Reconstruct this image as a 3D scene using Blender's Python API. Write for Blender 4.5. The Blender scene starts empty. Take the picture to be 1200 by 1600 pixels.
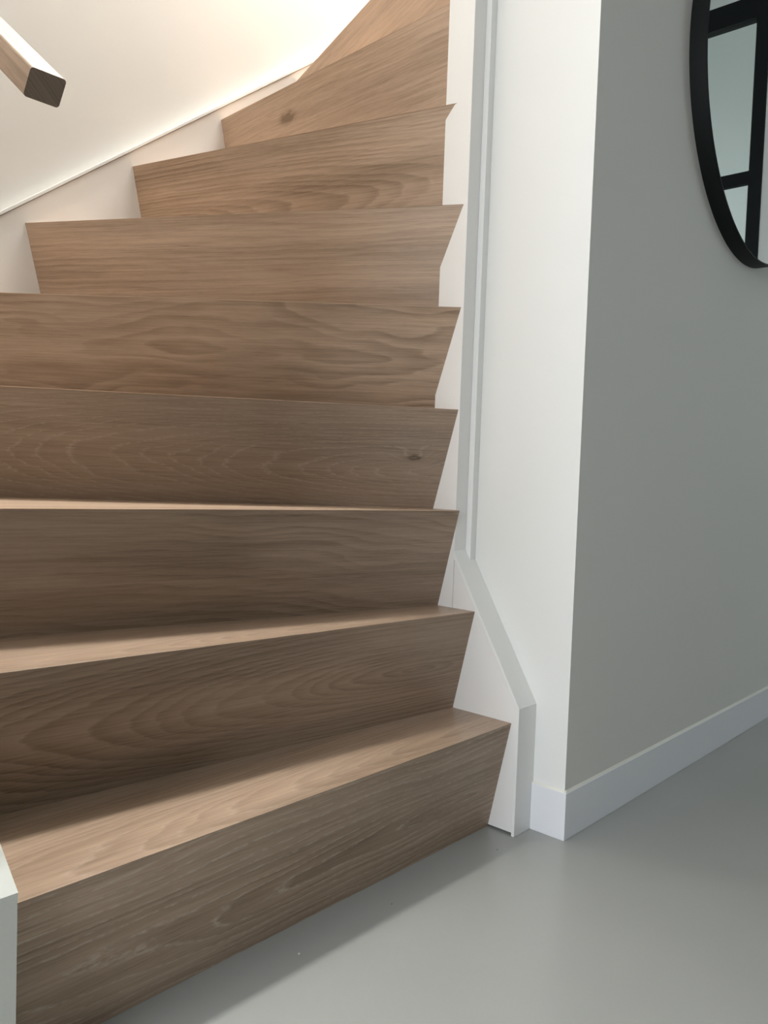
import bpy, bmesh, math, random
from mathutils import Vector, Matrix
random.seed(3)
scene = bpy.context.scene
col = scene.collection

# ------------------------------------------------------------------ camera
# world: X runs along the back wall, Y runs into the lower flight, Z up, metres
F_PX, PITCH, ROLL, YAW = 1287.24, math.radians(-2.7387), math.radians(1.9921), math.radians(42.0679)
CAM = Vector((-1.2139, -0.7786, 0.6272))
Fw = Vector((math.cos(YAW)*math.cos(PITCH), math.sin(YAW)*math.cos(PITCH), math.sin(PITCH)))
Rt = Vector((math.sin(YAW), -math.cos(YAW), 0))
Up = Rt.cross(Fw)
R2 = Rt*math.cos(ROLL) + Up*math.sin(ROLL)
U2 = -Rt*math.sin(ROLL) + Up*math.cos(ROLL)
cd = bpy.data.cameras.new('camera'); cam = bpy.data.objects.new('camera', cd); col.objects.link(cam)
m = Matrix((R2, U2, -Fw)).transposed().to_4x4(); m.translation = CAM
cam.matrix_world = m
cd.sensor_fit = 'HORIZONTAL'; cd.sensor_width = 36; cd.lens = 36*F_PX/1200
cd.clip_start = 0.02
scene.camera = cam

# ------------------------------------------------------------------ world and lights
w = bpy.data.worlds.new('sky'); scene.world = w; w.use_nodes = True
w.node_tree.nodes['Background'].inputs[0].default_value = (0.72, 0.84, 1.0, 1)
w.node_tree.nodes['Background'].inputs[1].default_value = 1.0
def area(name, loc, aim, sx, sy, power, color):
    l = bpy.data.lights.new(name, 'AREA'); l.shape = 'RECTANGLE'; l.size = sx; l.size_y = sy
    l.energy = power; l.color = color
    o = bpy.data.objects.new(name, l); col.objects.link(o); o.location = loc
    o.rotation_euler = (Vector(aim)-Vector(loc)).to_track_quat('-Z', 'Y').to_euler()
    return o
# daylight through the roof window above the stairwell
area('roof_window_daylight', (0.66, 0.79, 3.93), (0.66, 0.79, 0), 1.8, 0.24, 168, (1.0, 0.98, 0.94))
# daylight through the hall window, left of and behind the photographer
area('hall_window_daylight', (-3.35, -0.50, 1.35), (0, -0.1, 1.0), 1.5, 1.9, 66, (0.93, 0.965, 1.0))
# daylight in the room behind the steel framed door
area('back_room_daylight', (3.6, -3.5, 1.5), (3.6, 0, 1.5), 1.6, 1.8, 44, (0.88, 0.96, 1.0))
scene.view_settings.view_transform = 'Standard'
scene.view_settings.look = 'None'
scene.view_settings.exposure = 0.0
scene.view_settings.gamma = 1.0
scene.view_settings.use_curve_mapping = False

# ------------------------------------------------------------------ materials
def new_mat(name):
    mt = bpy.data.materials.new(name); mt.use_nodes = True
    return mt, mt.node_tree.nodes, mt.node_tree.links, mt.node_tree.nodes['Principled BSDF']

def paint(name, color, rough=0.55, bump=0.05, scale=350, mottle=0.03, coat=0.0):
    mt, N, L, b = new_mat(name)
    tc = N.new('ShaderNodeTexCoord')
    n1 = N.new('ShaderNodeTexNoise'); n1.inputs['Scale'].default_value = 2.2; n1.inputs['Detail'].default_value = 3
    L.new(tc.outputs['Object'], n1.inputs['Vector'])
    mx = N.new('ShaderNodeMix'); mx.data_type = 'RGBA'
    mx.inputs[6].default_value = (*[c*(1-mottle) for c in color], 1); mx.inputs[7].default_value = (*color, 1)
    L.new(n1.outputs[0], mx.inputs[0]); L.new(mx.outputs[2], b.inputs['Base Color'])
    b.inputs['Roughness'].default_value = rough
    if bump:
        n2 = N.new('ShaderNodeTexNoise'); n2.inputs['Scale'].default_value = scale; n2.inputs['Detail'].default_value = 2
        bp = N.new('ShaderNodeBump'); bp.inputs['Strength'].default_value = bump; bp.inputs['Distance'].default_value = 0.001
        L.new(tc.outputs['Object'], n2.inputs['Vector']); L.new(n2.outputs[0], bp.inputs['Height']); L.new(bp.outputs[0], b.inputs['Normal'])
    return mt

def math_node(g, op, a, b=None, c=None, clamp=False):
    n = g.nodes.new('ShaderNodeMath'); n.operation = op; n.use_clamp = clamp
    for i, v in enumerate((a, b, c)):
        if v is None: continue
        if isinstance(v, (int, float)): n.inputs[i].default_value = v
        else: g.links.new(v, n.inputs[i])
    return n.outputs[0]

# one node group draws flat-sawn oak: rings of a tapering log cut by a plane, knots, pores
OAK_IN = dict(u0=0.1, v0=0.1, taper=0.08, depth=0.01, spacing=0.006, warp=0.02, ring=0.5, light_line=0.3,
              seed=0.0, knot_u=5.0, knot_v=5.0, knot=0.0, knot_size=0.02, warm=0.5, value=1.0)
def build_oak():
    g = bpy.data.node_groups.new('oak_grain', 'ShaderNodeTree')
    for k, v in OAK_IN.items():
        s = g.interface.new_socket(k, in_out='INPUT', socket_type='NodeSocketFloat'); s.default_value = v
    g.interface.new_socket('Color', in_out='OUTPUT', socket_type='NodeSocketColor')
    g.interface.new_socket('Height', in_out='OUTPUT', socket_type='NodeSocketFloat')
    gi = g.nodes.new('NodeGroupInput'); go = g.nodes.new('NodeGroupOutput'); I = gi.outputs
    M = lambda op, a, b=None, c=None, clamp=False: math_node(g, op, a, b, c, clamp)
    uv = g.nodes.new('ShaderNodeUVMap'); sp = g.nodes.new('ShaderNodeSeparateXYZ'); g.links.new(uv.outputs[0], sp.inputs[0])
    U, V = sp.outputs[0], sp.outputs[1]
    def noise(su, sv, detail, rough=0.5, off=0.0, dist=0.0):
        cb = g.nodes.new('ShaderNodeCombineXYZ')
        g.links.new(M('MULTIPLY', U, su), cb.inputs[0]); g.links.new(M('MULTIPLY', V, sv), cb.inputs[1])
        g.links.new(M('ADD', M('MULTIPLY', I['seed'], 7.31), off), cb.inputs[2])
        n = g.nodes.new('ShaderNodeTexNoise'); n.inputs['Scale'].default_value = 1.0
        n.inputs['Detail'].default_value = detail; n.inputs['Roughness'].default_value = rough; n.inputs['Distortion'].default_value = dist
        g.links.new(cb.outputs[0], n.inputs['Vector']); return n.outputs[0]
    c0 = lambda s: M('SUBTRACT', s, 0.5)
    n_low = c0(noise(2.6, 7, 2, 0.5, 1.0)); n_mid = c0(noise(3.5, 18, 2, 0.5, 3.0)); n_fine = c0(noise(38, 120, 3, 0.6, 5.0))
    vv = M('ADD', M('SUBTRACT', V, I['v0']), M('MULTIPLY', n_low, I['warp']))
    uu = M('SUBTRACT', U, I['u0'])
    dd = M('ADD', M('ADD', M('MULTIPLY', M('ABSOLUTE', uu), I['taper']), I['depth']), M('MULTIPLY', n_mid, M('MULTIPLY', I['warp'], 0.45)))
    r = M('SQRT', M('ADD', M('MULTIPLY', vv, vv), M('MULTIPLY', dd, dd)))
    r = M('ADD', r, M('MULTIPLY', n_mid, M('MULTIPLY', I['warp'], 0.22)))
    r = M('ADD', r, M('MULTIPLY', n_fine, 0.0030))
    # knot
    ku = M('DIVIDE', M('SUBTRACT', U, I['knot_u']), M('MULTIPLY', I['knot_size'], 2.2)); kv = M('DIVIDE', M('SUBTRACT', V, I['knot_v']), I['knot_size'])
    kd = M('ADD', M('MULTIPLY', ku, ku), M('MULTIPLY', kv, kv))
    kg = M('MULTIPLY', M('EXPONENT', M('MULTIPLY', kd, -0.7)), I['knot'])
    kc = M('MULTIPLY', M('EXPONENT', M('MULTIPLY', M('ADD', kd, M('MULTIPLY', n_fine, 0.6)), -7.0)), I['knot'])
    r = M('ADD', r, M('MULTIPLY', kg, 0.02))
    # uneven ring widths
    r = M('ADD', r, M('MULTIPLY', M('SINE', M('MULTIPLY', r, 190)), 0.0020))
    ph = M('FRACT', M('DIVIDE', r, I['spacing']))
    late = M('POWER', ph, 1.8)                                   # slow darkening towards the ring's edge
    late = M('MULTIPLY', late, M('SUBTRACT', 1.0, M('POWER', ph, 12.0)))
    porous = M('SUBTRACT', 1.0, M('MULTIPLY', M('MINIMUM', ph, M('SUBTRACT', 1.0, ph)), 7.0), clamp=True)
    pores = noise(26, 1100, 2, 0.7, 9.0); streak = noise(5, 300, 4, 0.7, 11.0); flame = noise(1.6, 16, 3, 0.6, 13.0)
    patch = noise(3.2, 9, 2, 0.5, 17.0)
    poreh = M('MULTIPLY', M('SUBTRACT', pores, 0.50), 5.0, clamp=True)
    # darkness
    dk = M('MULTIPLY', M('MULTIPLY', late, M('MULTIPLY', I['ring'], 0.62)), M('ADD', 0.12, M('MULTIPLY', M('SUBTRACT', patch, 0.30), 3.6, clamp=True)))
    dk = M('ADD', dk, M('MULTIPLY', c0(streak), 1.0)); dk = M('ADD', dk, M('MULTIPLY', c0(flame), 1.2))
    dk = M('ADD', dk, M('MULTIPLY', poreh, 0.26)); dk = M('ADD', dk, 0.24)
    dk = M('ADD', dk, M('MULTIPLY', kc, 1.1), clamp=True)
    mx = g.nodes.new('ShaderNodeMix'); mx.data_type = 'RGBA'; g.links.new(dk, mx.inputs[0])
    mx.inputs[6].default_value = (0.515, 0.368, 0.260, 1); mx.inputs[7].default_value = (0.185, 0.117, 0.070, 1)
    # greyer or warmer board
    gy = g.nodes.new('ShaderNodeMix'); gy.data_type = 'RGBA'
    g.links.new(M('SUBTRACT', 1.0, M('ADD', I['warm'], M('MULTIPLY', c0(patch), 0.9)), clamp=True), gy.inputs[0])
    g.links.new(mx.outputs[2], gy.inputs[6])
    gs = g.nodes.new('ShaderNodeHueSaturation'); gs.inputs['Saturation'].default_value = 0.84; gs.inputs['Value'].default_value = 0.9
    g.links.new(mx.outputs[2], gs.inputs['Color']); g.links.new(gs.outputs[0], gy.inputs[7])
    # limed pores: pale broken lines in the porous part of each ring
    ll = M('MULTIPLY', M('MULTIPLY', porous, I['light_line']), M('MULTIPLY', M('SUBTRACT', noise(90, 260, 2, 0.6, 21.0), 0.38), 4.0, clamp=True))
    lm = g.nodes.new('ShaderNodeMix'); lm.data_type = 'RGBA'; g.links.new(ll, lm.inputs[0]); g.links.new(gy.outputs[2], lm.inputs[6])
    lm.inputs[7].default_value = (0.56, 0.46, 0.37, 1)
    hv = g.nodes.new('ShaderNodeHueSaturation'); g.links.new(I['value'], hv.inputs['Value']); g.links.new(lm.outputs[2], hv.inputs['Color'])
    g.links.new(hv.outputs[0], go.inputs['Color'])
    g.links.new(M('SUBTRACT', 1.0, M('ADD', M('MULTIPLY', poreh, 0.7), M('MULTIPLY', late, 0.3))), go.inputs['Height'])
    return g
OAK = build_oak()
def oak(name, rough=0.42, **kw):
    mt, N, L, b = new_mat(name)
    gn = N.new('ShaderNodeGroup'); gn.node_tree = OAK
    for k, v in OAK_IN.items(): gn.inputs[k].default_value = kw.get(k, v)
    L.new(gn.outputs['Color'], b.inputs['Base Color'])
    bp = N.new('ShaderNodeBump'); bp.inputs['Strength'].default_value = 0.12; bp.inputs['Distance'].default_value = 0.0006
    L.new(gn.outputs['Height'], bp.inputs['Height']); L.new(bp.outputs[0], b.inputs['Normal'])
    b.inputs['Roughness'].default_value = rough
    b.inputs['Specular IOR Level'].default_value = 0.35
    return mt

M_WHITE = paint('white_wall_paint', (0.80, 0.80, 0.775), 0.6, 0.06)
M_WHITE_SHADED = paint('shaded_white_wall_paint', (0.715, 0.70, 0.655), 0.65, 0.08)  # same paint as the white wall, its shade toned into the colour
M_BACK = paint('warm_white_wall_paint', (0.68, 0.66, 0.625), 0.6, 0.04)
M_TRIM = paint('white_satin_trim', (0.83, 0.83, 0.81), 0.33, 0.02, 120, 0.01)
M_STRG = paint('white_satin_string', (0.84, 0.825, 0.805), 0.35, 0.02, 120, 0.01)
M_BASE = paint('white_gloss_baseboard', (0.80, 0.81, 0.84), 0.3, 0.03, 60, 0.04)
M_BEAD = paint('cream_sealant', (0.78, 0.77, 0.70), 0.5, 0.0)
M_BLACK = paint('black_steel', (0.004, 0.0055, 0.0055), 0.6, 0.02, 200, 0.0)
M_BLACK.node_tree.nodes['Principled BSDF'].inputs['Specular IOR Level'].default_value = 0.22
M_CEIL = paint('ceiling_white', (0.82, 0.82, 0.80), 0.7, 0.03)
mt, N, L, b = new_mat('grey_cast_floor')
tc = N.new('ShaderNodeTexCoord'); n1 = N.new('ShaderNodeTexNoise'); n1.inputs['Scale'].default_value = 1.6; n1.inputs['Detail'].default_value = 4
L.new(tc.outputs['Object'], n1.inputs['Vector'])
cr = N.new('ShaderNodeValToRGB'); cr.color_ramp.elements[0].color = (0.325, 0.332, 0.315, 1); cr.color_ramp.elements[1].color = (0.362, 0.370, 0.352, 1)
cr.color_ramp.elements[0].position = .3; cr.color_ramp.elements[1].position = .7
L.new(n1.outputs[0], cr.inputs[0]); L.new(cr.outputs[0], b.inputs['Base Color'])
b.inputs['Roughness'].default_value = 0.28
n2 = N.new('ShaderNodeTexNoise'); n2.inputs['Scale'].default_value = 240; bp = N.new('ShaderNodeBump')
bp.inputs['Strength'].default_value = 0.05; bp.inputs['Distance'].default_value = 0.001
L.new(tc.outputs['Object'], n2.inputs['Vector']); L.new(n2.outputs[0], bp.inputs['Height']); L.new(bp.outputs[0], b.inputs['Normal'])
M_FLOOR = mt
mt, N, L, b = new_mat('mirror_glass'); b.inputs['Metallic'].default_value = 1; b.inputs['Roughness'].default_value = 0.01
b.inputs['Base Color'].default_value = (0.80, 0.86, 0.85, 1); M_MIRROR = mt
mt, N, L, b = new_mat('clear_glass'); b.inputs['Transmission Weight'].default_value = 1; b.inputs['Roughness'].default_value = 0.0
b.inputs['IOR'].default_value = 1.02; b.inputs['Base Color'].default_value = (0.93, 0.97, 0.96, 1); M_GLASS = mt

# ------------------------------------------------------------------ mesh helpers
def put(name, bm, mats, parent=None, bevel=0.0, kind=None):
    bmesh.ops.recalc_face_normals(bm, faces=bm.faces)
    me = bpy.data.meshes.new(name); bm.to_mesh(me); bm.free()
    for mm in (mats if isinstance(mats, (list, tuple)) else [mats]): me.materials.append(mm)
    o = bpy.data.objects.new(name, me); col.objects.link(o)
    if parent is not None: o.parent = parent
    if bevel:
        bv = o.modifiers.new('bevel', 'BEVEL'); bv.width = bevel; bv.segments = 2; bv.limit_method = 'ANGLE'; bv.angle_limit = math.radians(35)
        bv.harden_normals = False
    if kind: o['kind'] = kind
    return o
def empty(name, loc, label, cat, group=None):
    o = bpy.data.objects.new(name, None); col.objects.link(o); o.location = loc; o.empty_display_size = .1
    tag(o, label, cat, group); return o
def tag(o, label, cat, group=None):
    o['label'] = label; o['category'] = cat
    if group: o['group'] = group
    return o
def box(x0, x1, y0, y1, z0, z1, bm=None):
    bm = bm or bmesh.new()
    v = [bm.verts.new((x, y, z)) for z in (z0, z1) for y in (y0, y1) for x in (x0, x1)]
    for f in ((0,2,3,1),(4,5,7,6),(0,1,5,4),(2,6,7,3),(0,4,6,2),(1,3,7,5)): bm.faces.new([v[i] for i in f])
    return bm
def prism(poly, axis, a, b_, bm=None):
    """closed polygon in the two other axes, extruded along axis from a to b_"""
    bm = bm or bmesh.new()
    def P(q, t):
        return (t, q[0], q[1]) if axis == 0 else (q[0], t, q[1]) if axis == 1 else (q[0], q[1], t)
    A = [bm.verts.new(P(q, a)) for q in poly]; B = [bm.verts.new(P(q, b_)) for q in poly]
    bm.faces.new(A); bm.faces.new(B[::-1])
    n = len(poly)
    for i in range(n): bm.faces.new((A[i], A[(i+1)%n], B[(i+1)%n], B[i]))
    return bm
def holed_wall(axis, t0, t1, lo, hi, z0, z1, holes):
    """wall slab perpendicular to axis with rectangular openings (a0,a1,h0,h1)"""
    bm = bmesh.new(); holes = sorted(holes); a = lo
    def add(a0, a1, h0, h1):
        if a1-a0 < 1e-6 or h1-h0 < 1e-6: return
        if axis == 0: box(t0, t1, a0, a1, h0, h1, bm)
        else: box(a0, a1, t0, t1, h0, h1, bm)
    for a0, a1, h0, h1 in holes:
        add(a, a0, z0, z1); add(a0, a1, z0, h0); add(a0, a1, h1, z1); a = a1
    add(a, hi, z0, z1); return bm

# ------------------------------------------------------------------ measured plan
XL, YB = -0.8714, 0.9535              # faces of the outer strings
XW, YC = 0.0521, -0.0816              # faces of the inner wall
YP = 0.1981                           # back face of the corner post
Z = [0, 0.1967, 0.3814, 0.5624, 0.7471, 0.9332, 1.1188, 1.3052, 1.4913, 1.6745, 1.8595, 2.0445, 2.2295, 2.4145]
# nosing lines: (point A on the outer string, point B on the inner string / post)
NOSE = {1: ((XL, 0.0), (0, 0.0)), 2: ((XL, 0.0875+.1048*.8714), (0, 0.0875)), 3: ((XL, 0.1307+.2551*.8714), (0, 0.1307)),
        4: ((XL, 0.1421+.728*.8714), (0, 0.1421)), 5: ((-(YB-.1451)/1.1374, YB), (0, 0.1451)), 6: ((-0.438, YB), (0, 0.1484)),
        7: ((-0.1932, YB), (0, 0.1760)), 8: ((0.0491, YB), (0.0010, 0.2003)), 9: ((0.2925, YB), (0.012, YP)),
        10: ((0.515, YB), (0.10, YP)), 11: ((0.72, YB), (0.36, YP)), 12: ((0.93, YB), (0.62, YP)), 13: ((1.15, YB), (0.87, YP))}
LEAN = 0.041
CZ = 2.62; TOPZ = 4.0

# ------------------------------------------------------------------ setting
put('floor', box(-3.5, 5.0, -5.6, 1.2, -0.12, 0), M_FLOOR, kind='structure')
put('wall_left', box(-1.02, -0.900, 0.0, 1.10, 0, TOPZ), M_BACK, kind='structure')
put('wall_back', box(-0.900, 3.2, YB+0.022, YB+0.15, 0, TOPZ), M_BACK, kind='structure')
# inner wall: one white paint, long face in a darker copy with shade put in
bm = bmesh.new(); box(XW, 2.2, YC, 0.17, 0, CZ, bm)
bm.faces.ensure_lookup_table()
for f in bm.faces:
    f.material_index = 1 if f.normal.y < -0.5 or (abs(f.calc_center_median().y-YC) < 1e-4) else 0
o = put('wall_inner', bm, [M_WHITE, M_WHITE_SHADED], kind='structure')
put('wall_upper', box(0.06, 3.2, YC, 0.17, CZ, TOPZ), M_WHITE, kind='structure')
put('wall_front', box(-3.5, 2.3, -5.7, -5.6, 0, CZ), M_WHITE, kind='structure')
put('wall_hall', holed_wall(0, -3.6, -3.5, -5.6, 1.2, 0, CZ, [(-1.35, 0.35, 0.35, 2.35)]), M_WHITE, kind='structure')
put('wall_hall_back', box(-3.5, -1.02, 1.10, 1.2, 0, CZ), M_WHITE, kind='structure')
put('wall_right', holed_wall(0, 2.2, 2.3, -5.6, 0.17, 0, 4.4, [(-2.43, -0.59, 0, 2.60)]), M_WHITE, kind='structure')
put('wall_back_room_front', box(2.3, 5.0, -3.7, -3.6, 0, 4.4), M_WHITE, kind='structure')
put('wall_far', box(4.9, 5.0, -3.6, 0.17, 0, 4.4), M_WHITE, kind='structure')
put('wall_back_room', box(2.3, 5.0, 0.0, 0.17, 0, 4.4), M_WHITE, kind='structure')
bm = box(-3.5, 2.2, -5.6, -0.12, CZ, CZ+0.3); box(-3.5, -0.95, -0.12, 1.2, CZ, CZ+0.3, bm); box(2.2, 5.0, -3.6, 0.17, 4.4, 4.5, bm)
put('ceiling', bm, M_CEIL, kind='structure')
put('wall_stairwell_front', box(-0.95, 0.06, -0.22, -0.12, CZ, TOPZ), M_WHITE, kind='structure')
put('wall_stairwell_left', box(-1.02, -0.90, -0.22, 0.0, CZ, TOPZ), M_WHITE, kind='structure')
put('wall_stairwell_end', box(3.2, 3.3, 0.17, 1.1, 0, TOPZ), M_WHITE, kind='structure')
bm = box(-1.02, 3.3, -0.22, 0.48, TOPZ, TOPZ+0.1); box(-1.02, 3.3, 0.92, 1.1, TOPZ, TOPZ+0.1, bm)
box(-1.02, -0.36, 0.48, 0.92, TOPZ, TOPZ+0.1, bm); box(1.60, 3.3, 0.48, 0.92, TOPZ, TOPZ+0.1, bm)
put('ceiling_stairwell', bm, M_CEIL, kind='structure')

# baseboards round the end of the inner wall, with their bead of sealant
BT, BH = 0.0055, 0.0836
o = put('baseboard_end', box(XW-BT, XW, YC-BT, -0.0178, 0, BH), M_BASE, bevel=0.0008, kind='structure')
put('sealant_bead', prism([(XW+.001, BH-.0005), (XW-BT+.0005, BH-.0005), (XW-BT*.45, BH+.0012), (XW-.0002, BH+.0030)], 1, YC-BT*.6, -0.0178), M_BEAD, o, kind=None)
o = put('baseboard_inner', box(XW-BT*0.2, 2.2, YC-BT, YC, 0, BH-.0006), M_BASE, bevel=0.0008, kind='structure')
put('sealant_bead', prism([(YC+.001, BH-.001), (YC-BT+.0005, BH-.001), (YC-BT*.45, BH+.0010), (YC-.0002, BH+.0028)], 0, XW-BT*.6, 2.2), M_BEAD, o)

# ------------------------------------------------------------------ staircase
ST = empty('staircase', (-0.43, 0.3, 0), 'winding oak staircase with white painted strings and corner post', 'staircase')
ST_INV = Matrix.Translation(Vector((0.43, -0.3, 0)))
def part(name, bm, mats, parent=None, bevel=0.0, label=None):
    if parent is None: bm.transform(ST_INV)
    else: bm.transform(ST_INV)
    o = put(name, bm, mats, parent or ST, bevel)
    if label: o['label'] = label
    return o
RISER = {
 1: dict(u0=0.16, v0=0.120, taper=0.062, depth=0.003, spacing=0.0105, warp=0.040, ring=0.70, light_line=0.75, warm=0.62, value=0.95),
 2: dict(u0=0.115, v0=0.095, taper=0.13, depth=0.001, spacing=0.0066, warp=0.016, ring=0.75, light_line=0.14, warm=0.6, value=0.82),
 3: dict(u0=0.75, v0=0.23, taper=0.10, depth=0.02, spacing=0.014, warp=0.085, ring=0.60, light_line=0.05, warm=0.45, value=0.85),
 4: dict(u0=-0.05, v0=0.112, taper=0.115, depth=0.004, spacing=0.0062, warp=0.024, ring=0.25, light_line=0.62, warm=0.2, value=0.82, knot_u=0.075, knot_v=0.092, knot=0.95, knot_size=0.013),
 5: dict(u0=0.50, v0=0.09, taper=0.09, depth=0.012, spacing=0.019, warp=0.12, ring=0.85, light_line=0.05, warm=0.75, value=1.06),
 6: dict(u0=0.9, v0=0.32, taper=0.05, depth=0.02, spacing=0.013, warp=0.04, ring=0.42, light_line=0.08, warm=0.55, value=1.12),
 7: dict(u0=0.78, v0=0.135, taper=0.10, depth=0.004, spacing=0.0078, warp=0.022, ring=0.65, light_line=0.12, warm=0.7, value=1.10),
 8: dict(u0=0.35, v0=0.20, taper=0.12, depth=0.02, spacing=0.012, warp=0.04, ring=0.25, light_line=0.05, warm=0.5, value=1.15, knot_u=0.50, knot_v=0.062, knot=1.0, knot_size=0.026),
 9: dict(u0=0.4, v0=0.3, taper=0.06, depth=0.02, spacing=0.014, warp=0.04, ring=0.35, light_line=0.04, warm=0.8, value=1.12),
}
TREAD = {
 1: dict(u0=0.05, v0=0.03, taper=0.10, depth=0.003, spacing=0.008, warp=0.03, ring=0.5, light_line=0.30, warm=0.65, value=0.93),
 2: dict(u0=0.22, v0=0.03, taper=0.10, depth=0.002, spacing=0.006, warp=0.015, ring=0.6, light_line=0.35, warm=0.65, value=0.98),
 3: dict(u0=0.5, v0=0.3, taper=0.05, depth=0.02, spacing=0.012, warp=0.03, ring=0.35, light_line=0.1, warm=0.7, value=1.1),
}
TT = 0.022     # thickness of the oak boards
for k in range(1, 13):
    A, B = Vector(NOSE[k][0]), Vector(NOSE[k][1])
    d = (B-A).normalized(); n = Vector((-d.y, d.x))       # n points up the flight
    zt, zb = Z[k], Z[k-1]
    # extend both ends a little into the strings
    if k <= 4: Ae = A + d*((XL-0.008 - A.x)/d.x)
    else: Ae = A - d*(0.010/max(0.3, abs(d.y)))
    ang = abs(d.x)
    if k <= 4: Be = B + d*((0.004-B.x)/d.x)
    elif k <= 8: Be = B + d*0.006
    else: Be = B + d*0.012
    # riser: leaning board, mitred into the tread at the nosing
    def rp(P, off, z): q = P + n*off; return (q.x, q.y, z)
    ln = lambda z: LEAN*(zt-z)/(zt-zb)
    def clampy(P, off, end):
        q = P + n*off
        if k <= 4: # slide along the board so that the end stays on the string face
            tx = XL-0.008 if end == 'A' else (0.0002 if k == 3 else 0.0015)
            q = q + d*((tx-q.x)/d.x)
        elif end == 'A' and q.y > YB+0.008: q = q + d*((YB+0.008-q.y)/d.y)
        elif end == 'A': q = q + d*((YB+0.008-q.y)/d.y)
        else:
            q0 = q + d*((0.0015-q.x)/d.x) if abs(d.x) > 1e-3 else q
            q = q0 if (k < 8 and q0.y < YP-0.004) else q + d*((YP-0.004-q.y)/d.y)
        return q
    bm = bmesh.new()
    zs = [(0.0, zt), (LEAN, zb)]
    back = [(TT, zt-TT), (LEAN+TT, zb)]
    fa = [clampy(Ae, o_, 'A') for o_, z_ in zs]; fb = [clampy(Be, o_, 'B') for o_, z_ in zs]
    ba = [clampy(Ae, o_, 'A') for o_, z_ in back]; bb = [clampy(Be, o_, 'B') for o_, z_ in back]
    v = lambda q, z: bm.verts.new((q.x, q.y, z))
    f0, f1 = v(fa[0], zt), v(fb[0], zt); f2, f3 = v(fb[1], zb), v(fa[1], zb)
    b0, b1 = v(ba[0], zt-TT), v(bb[0], zt-TT); b2, b3 = v(bb[1], zb), v(ba[1], zb)
    for q in ((f0, f1, f2, f3), (b1, b0, b3, b2), (f0, b0, b1, f1), (f3, f2, b2, b3), (f0, f3, b3, b0), (f1, b1, b2, f2)): bm.faces.new(q)
    uvl = bm.loops.layers.uv.new('UVMap')
    for f in bm.faces:
        for l in f.loops:
            c = l.vert.co; l[uvl].uv = ((B - Vector((c.x, c.y))).dot(d) + 0.0, (zt-c.z)*1.02)
    kw = dict(RISER.get(k, RISER[9])); kw['seed'] = k*1.7+(0.3 if k != 7 else 2.1)
    part('stair_riser', bm, oak('oak_riser_board', **kw))
    # tread: from the nosing to under the next riser
    C2, D2 = Vector(NOSE[k+1][0]), Vector(NOSE[k+1][1])
    d2 = (D2-C2).normalized(); n2 = Vector((-d2.y, d2.x)); off2 = LEAN + 0.012
    Cb, Db = C2 + n2*off2, D2 + n2*off2
    def at_x(P, dd, x): return P + dd*((x-P.x)/dd.x)
    def at_y(P, dd, y): return P + dd*((y-P.y)/dd.y)
    eps = 0.004
    poly = []
    # front edge, outer end
    if k <= 4: poly.append(at_x(A, d, XL-eps))
    else: poly.append(at_y(A, d, YB+eps))
    # inner end
    if k <= 7:
        poly.append(at_x(B, d, 0.0002 if k == 3 else 0.0015))
        if k == 7: poly.append(Vector((0.002, YP-eps)))
    else: poly.append(at_y(B, d, YP-eps))
    if k < 3: poly.append(at_x(Db, d2, eps))
    elif k < 7: poly.append(at_x(Db, d2, eps) if at_x(Db, d2, eps).y < YP+0.05 else Vector((eps, YP+0.05)))
    else: poly.append(at_y(Db, d2, YP-eps))
    if k <= 3: poly.append(at_x(Cb, d2, XL-eps))
    else:
        poly.append(at_y(Cb, d2, YB+eps))
        if k == 4: poly.append(Vector((XL-eps, YB+eps)))
    bm = bmesh.new(); m_ = TT
    # bottom is set back along the mitre at the nosing
    top = [bm.verts.new((q.x, q.y, zt)) for q in poly]
    bot = [bm.verts.new((q.x + (n.x*m_ if i < 2 else 0), q.y + (n.y*m_ if i < 2 else 0), zt-m_)) for i, q in enumerate(poly)]
    if k == 7:
        bot[1].co = (0.0178, YP-eps, zt-m_); bot[2].co = (0.0190, YP-eps, zt-m_)
    bm.faces.new(top); bm.faces.new(bot[::-1])
    for i in range(len(poly)): bm.faces.new((top[i], bot[i], bot[(i+1)%len(poly)], top[(i+1)%len(poly)]))
    bmesh.ops.translate(bm, verts=bm.verts, vec=(-n.x*0.0012, -n.y*0.0012, 0.0004))
    uvl = bm.loops.layers.uv.new('UVMap')
    for f in bm.faces:
        for l in f.loops:
            c = Vector((l.vert.co.x, l.vert.co.y)); l[uvl].uv = ((B-c).dot(d), (c-B).dot(n))
    kw = dict(TREAD.get(k, TREAD[3])); kw['seed'] = k*2.3+0.9
    part('stair_tread', bm, oak('oak_tread_board', rough=0.36, **kw), bevel=0.0017)

# inner corner post and the filler strip beside it
part('corner_post', box(0.0, 0.0352, 0.1392, YP, 0, CZ+0.9), M_STRG, bevel=0.0008)
part('filler_strip', box(0.0352, XW, 0.1280, YP-.001, 0, CZ+0.9), M_TRIM, bevel=0.0006)
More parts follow.
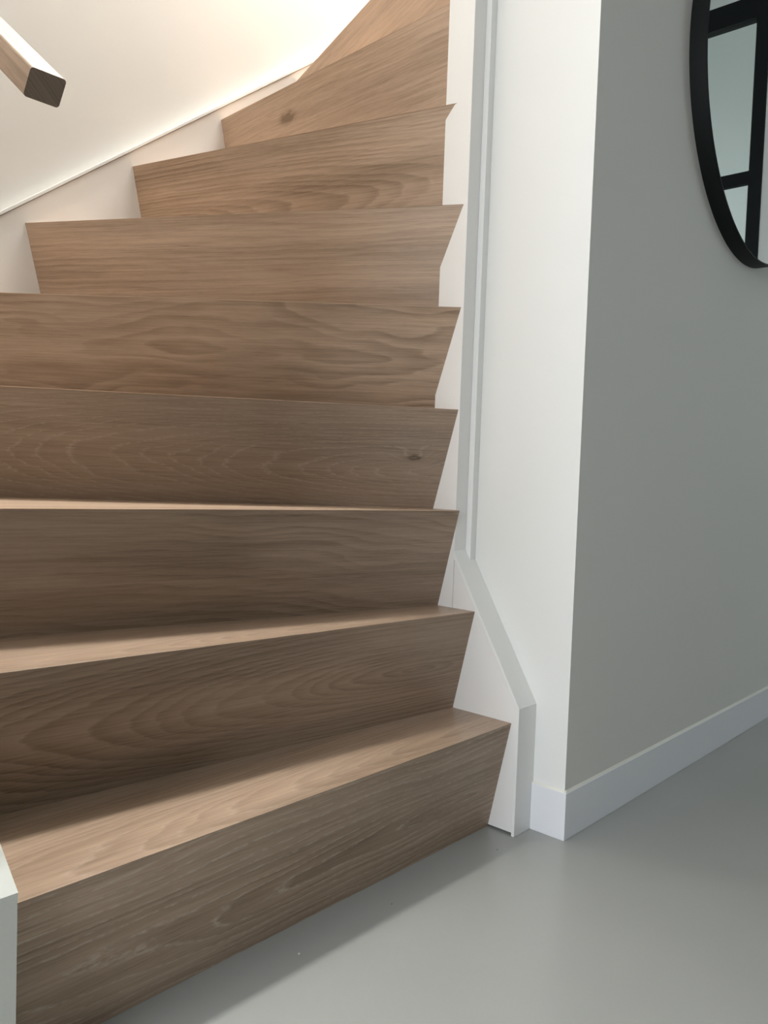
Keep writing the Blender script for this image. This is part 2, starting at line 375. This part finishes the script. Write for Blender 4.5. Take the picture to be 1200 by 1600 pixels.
# inner string of the lower flight: panel, capping strip up the front edge and over the slope
slope = [(-0.0177, 0.2262), (0.1392, 0.4883)]
part('inner_string', prism([(-0.0120, 0.004), (-0.0120, 0.2245), (0.1383, 0.4755), (0.1383, 0.004)], 0, 0.0004, 0.030), M_STRG, bevel=0.0005)
sx, sz = slope[1][0]-slope[0][0], slope[1][1]-slope[0][1]; sl = math.hypot(sx, sz); nx, nz = sz/sl, -sx/sl   # inward normal
t = 0.0062
def off_at(y): return slope[0][1] + (y-slope[0][0])*sz/sx - t*sl/sx
capz = off_at(-0.0177+t)
part('string_cap', prism([(-0.0177, 0), (-0.0177, 0.2262), (0.1392, 0.4883), (0.1392, off_at(0.1392)), (-0.0177+t, capz), (-0.0177+t, 0)], 0, -0.0040, XW), M_TRIM, bevel=0.0007)
# inner string of the upper flight (behind the post)
part('inner_string', prism([(XW, 1.20), (XW, 2.02), (1.2, 3.0), (1.2, 2.15), (.3, 1.45)], 1, 0.171, YP), M_STRG, bevel=0.0005)
# outer string along the left wall
SL = [(-0.0177, 0), (-0.0177, 0.2165), (0.03, 0.256), (0.18, 0.45), (0.36, 0.64), (0.78, 0.805), (YB, 0.870), (YB, 0.0)]
SLb = [(y, z-(0.008 if z > 0 else 0)) for y, z in SL]
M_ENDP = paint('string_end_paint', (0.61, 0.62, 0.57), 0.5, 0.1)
o = part('outer_string', prism(SLb, 0, -0.8995, XL), M_ENDP)
top = SL[1:7]; lo = [(y, z-0.008) for y, z in top]
part('string_cap', prism([(y, z) for y, z in top] + lo[::-1], 0, -0.8999, XL+0.0006), M_ENDP)
# outer string along the back wall with its capping strip
k1 = 0.743
def zs(x): return 1.1298 + (x+0.4893)*k1
bm = prism([(XL, zs(XL)-.0098), (2.4, zs(2.4)-.0098), (2.4, zs(2.4)-.5), (XL, 0.4)], 1, YB, YB+0.0218)
part('outer_string', bm, M_STRG)
part('string_cap', prism([(XL, zs(XL)), (2.4, zs(2.4)), (2.4, zs(2.4)-.0085), (XL, zs(XL)-.0085)], 1, YB-0.0055, YB+0.0218), M_TRIM, bevel=0.0008)

# ------------------------------------------------------------------ handrail
RA = Vector((-0.84, 0.0476, 1.0148)); sd = Vector((0, 1, 0.736)).normalized(); dn = Vector((0, sd.z, -sd.y))
RW, RH, RL = 0.0370, 0.0292, 1.02
HR = empty('handrail', RA, 'square oak handrail high on the left, its cut end dark', 'handrail')
bm = bmesh.new()
def rr(w_, h_, r_, n_=5):
    pts = []
    for cx_, cy_, a0 in ((w_-r_, r_, -90), (w_-r_, h_-r_, 0), (r_, h_-r_, 90), (r_, r_, 180)):
        for i in range(n_+1):
            a = math.radians(a0 + 90*i/n_); pts.append((cx_+r_*math.cos(a), cy_+r_*math.sin(a)))
    return pts
prof = rr(RW, RH, 0.0035)
e1 = Vector((1, 0, 0))
P0 = [bm.verts.new(e1*a + dn*b_) for a, b_ in prof]; P1 = [bm.verts.new(e1*a + dn*b_ + sd*RL) for a, b_ in prof]
fe = bm.faces.new(P0); bm.faces.new(P1[::-1]); fe.material_index = 1
for i in range(len(prof)):
    f = bm.faces.new((P0[i], P1[i], P1[(i+1)%len(prof)], P0[(i+1)%len(prof)]))
uvl = bm.loops.layers.uv.new('UVMap')
for f in bm.faces:
    for l in f.loops:
        c = l.vert.co
        l[uvl].uv = (c.dot(sd), c.x + c.dot(dn)) if f is not fe else (c.dot(dn)*.6+c.x*.8, c.x*.6-c.dot(dn)*.8)
ro = put('rail', bm, [oak('oak_rail', u0=.3, v0=.05, taper=.05, spacing=.008, ring=.3, light_line=.05, warm=.5, value=1.5, seed=4),
    oak('oak_end_grain', u0=.1, v0=.08, taper=.0, depth=.0, spacing=.003, warp=.004, ring=1.0, light_line=.1, warm=.2, value=.62, seed=8)], HR)
for s in (0.28, 0.80):
    bk = bmesh.new(); c = sd*s + dn*RH + e1*RW*0.5
    path = [c, c + Vector((0, 0, -0.035)), c + Vector((-0.02, 0, -0.05)), Vector((-0.0595, c.y, c.z-0.05))]
    rings = []
    for i, q in enumerate(path):
        dirv = (path[min(i+1, 3)] - path[max(i-1, 0)]).normalized(); s1 = Vector((0, 1, 0)); s2 = dirv.cross(s1)
        rings.append([bk.verts.new(q + s1*0.005*math.cos(a*math.pi/6) + s2*0.005*math.sin(a*math.pi/6)) for a in range(12)])
    for a_, b_ in zip(rings, rings[1:]):
        for i in range(12): bk.faces.new((a_[i], a_[(i+1)%12], b_[(i+1)%12], b_[i]))
    bk.faces.new(rings[0]); bk.faces.new(rings[-1])
    put('bracket', bk, M_BLACK, HR)

# ------------------------------------------------------------------ round mirror
MC = Vector((0.787, YC, 1.516)); MR = 0.3755; MD = 0.035
MI = empty('round_mirror', MC, 'round mirror in a deep black metal frame on the shaded white wall', 'mirror')
bm = bmesh.new(); SEG = 128
prof = [(MR, 0), (MR, -MD+.0008), (MR-.0008, -MD), (MR-.0042, -MD), (MR-.005, -MD+.0008), (MR-.005, -.001)]
rings = [[bm.verts.new((r_*math.cos(2*math.pi*i/SEG), y_, r_*math.sin(2*math.pi*i/SEG))) for i in range(SEG)] for r_, y_ in prof]
for j in range(len(prof)):
    a_, b_ = rings[j], rings[(j+1)%len(prof)]
    for i in range(SEG):
        f = bm.faces.new((a_[i], a_[(i+1)%SEG], b_[(i+1)%SEG], b_[i])); f.smooth = False
put('mirror_frame', bm, M_BLACK, MI)
bm = bmesh.new(); bmesh.ops.create_circle(bm, cap_ends=True, segments=SEG, radius=MR-.0052)
bmesh.ops.rotate(bm, verts=bm.verts, matrix=Matrix.Rotation(math.radians(90), 3, 'X'))
ge = bmesh.ops.extrude_face_region(bm, geom=bm.faces[:]); bmesh.ops.translate(bm, verts=[v for v in ge['geom'] if isinstance(v, bmesh.types.BMVert)], vec=(0, 0.004, 0))
bmesh.ops.translate(bm, verts=bm.verts, vec=(0, -MD+0.003, 0))
put('mirror_glass', bm, M_MIRROR, MI)

# ------------------------------------------------------------------ steel framed glass door seen in the mirror
def bars(name, lst, parent):
    for q in lst: put(name, box(*q), M_BLACK, parent, bevel=0.001)
DX0, DX1 = 2.2, 2.235
DO = bpy.data.objects.new('door_1', None); col.objects.link(DO); DO['kind'] = 'structure'
put('door_frame', box(DX0-.01, DX1, -0.64, -0.59, 0, 2.60, box(DX0-.01, DX1, -2.43, -2.38, 0, 2.60)), M_BLACK, DO)
ys = [-0.64, -1.075, -1.51, -1.945, -2.38]
put('transom', box(DX0-.01, DX1, -2.38, -0.64, 2.464, 2.552), M_BLACK, DO)
for y in ys[1:-1]: put('glazing_bar', box(DX0, DX1-.01, y-.02, y+.02, 0.02, 2.464), M_BLACK, DO)
for z in (0.02, 0.60, 1.225, 1.825):
    h_ = 0.049
    for a, b_ in zip(ys[1:], ys[:-1]): put('glazing_bar', box(DX0, DX1-.01, a+.02*(a != ys[-1]), b_-.02*(b_ != ys[0]), z, z+h_), M_BLACK, DO)
for za, zb_ in ((0.069, .60), (.649, 1.225), (1.274, 1.825), (1.874, 2.464)):
    for a, b_ in zip(ys[1:], ys[:-1]): put('pane', box(2.206, 2.210, a+.02*(a != ys[-1]), b_-.02*(b_ != ys[0]), za, zb_), M_GLASS, DO)

# ------------------------------------------------------------------ window in the hall wall (behind the photographer's left)
WN = bpy.data.objects.new('window_1', None); col.objects.link(WN); WN['kind'] = 'structure'
bm = box(-3.58, -3.52, -1.35, -1.29, .35, 2.35); box(-3.58, -3.52, .29, .35, .35, 2.35, bm)
box(-3.58, -3.52, -1.29, .29, .35, .41, bm); box(-3.58, -3.52, -1.29, .29, 2.29, 2.35, bm); box(-3.575, -3.525, -.53, -.47, .41, 2.29, bm)
put('window_frame', bm, M_TRIM, WN)

# ------------------------------------------------------------------ crumbs on the floor
def crumb(x, y, r_, mt_, label):
    bm = bmesh.new(); bmesh.ops.create_icosphere(bm, subdivisions=1, radius=r_)
    for v_ in bm.verts: v_.co *= random.uniform(.7, 1.15); v_.co.z *= .6
    zmin = min(v_.co.z for v_ in bm.verts); bmesh.ops.translate(bm, verts=bm.verts, vec=(0, 0, -zmin))
    o = put('crumb', bm, mt_); o.location = (x, y, 0); tag(o, label, 'crumb')
crumb(-0.5029, -0.0152, 0.0016, M_TRIM, 'tiny white crumb on the grey floor in front of the lowest riser')
crumb(-0.3238, -0.0171, 0.0010, M_BLACK, 'tiny dark crumb on the grey floor before the middle of the lowest riser')
crumb(-0.0651, -0.0250, 0.0010, M_BLACK, 'tiny dark crumb on the grey floor near the foot of the white string')
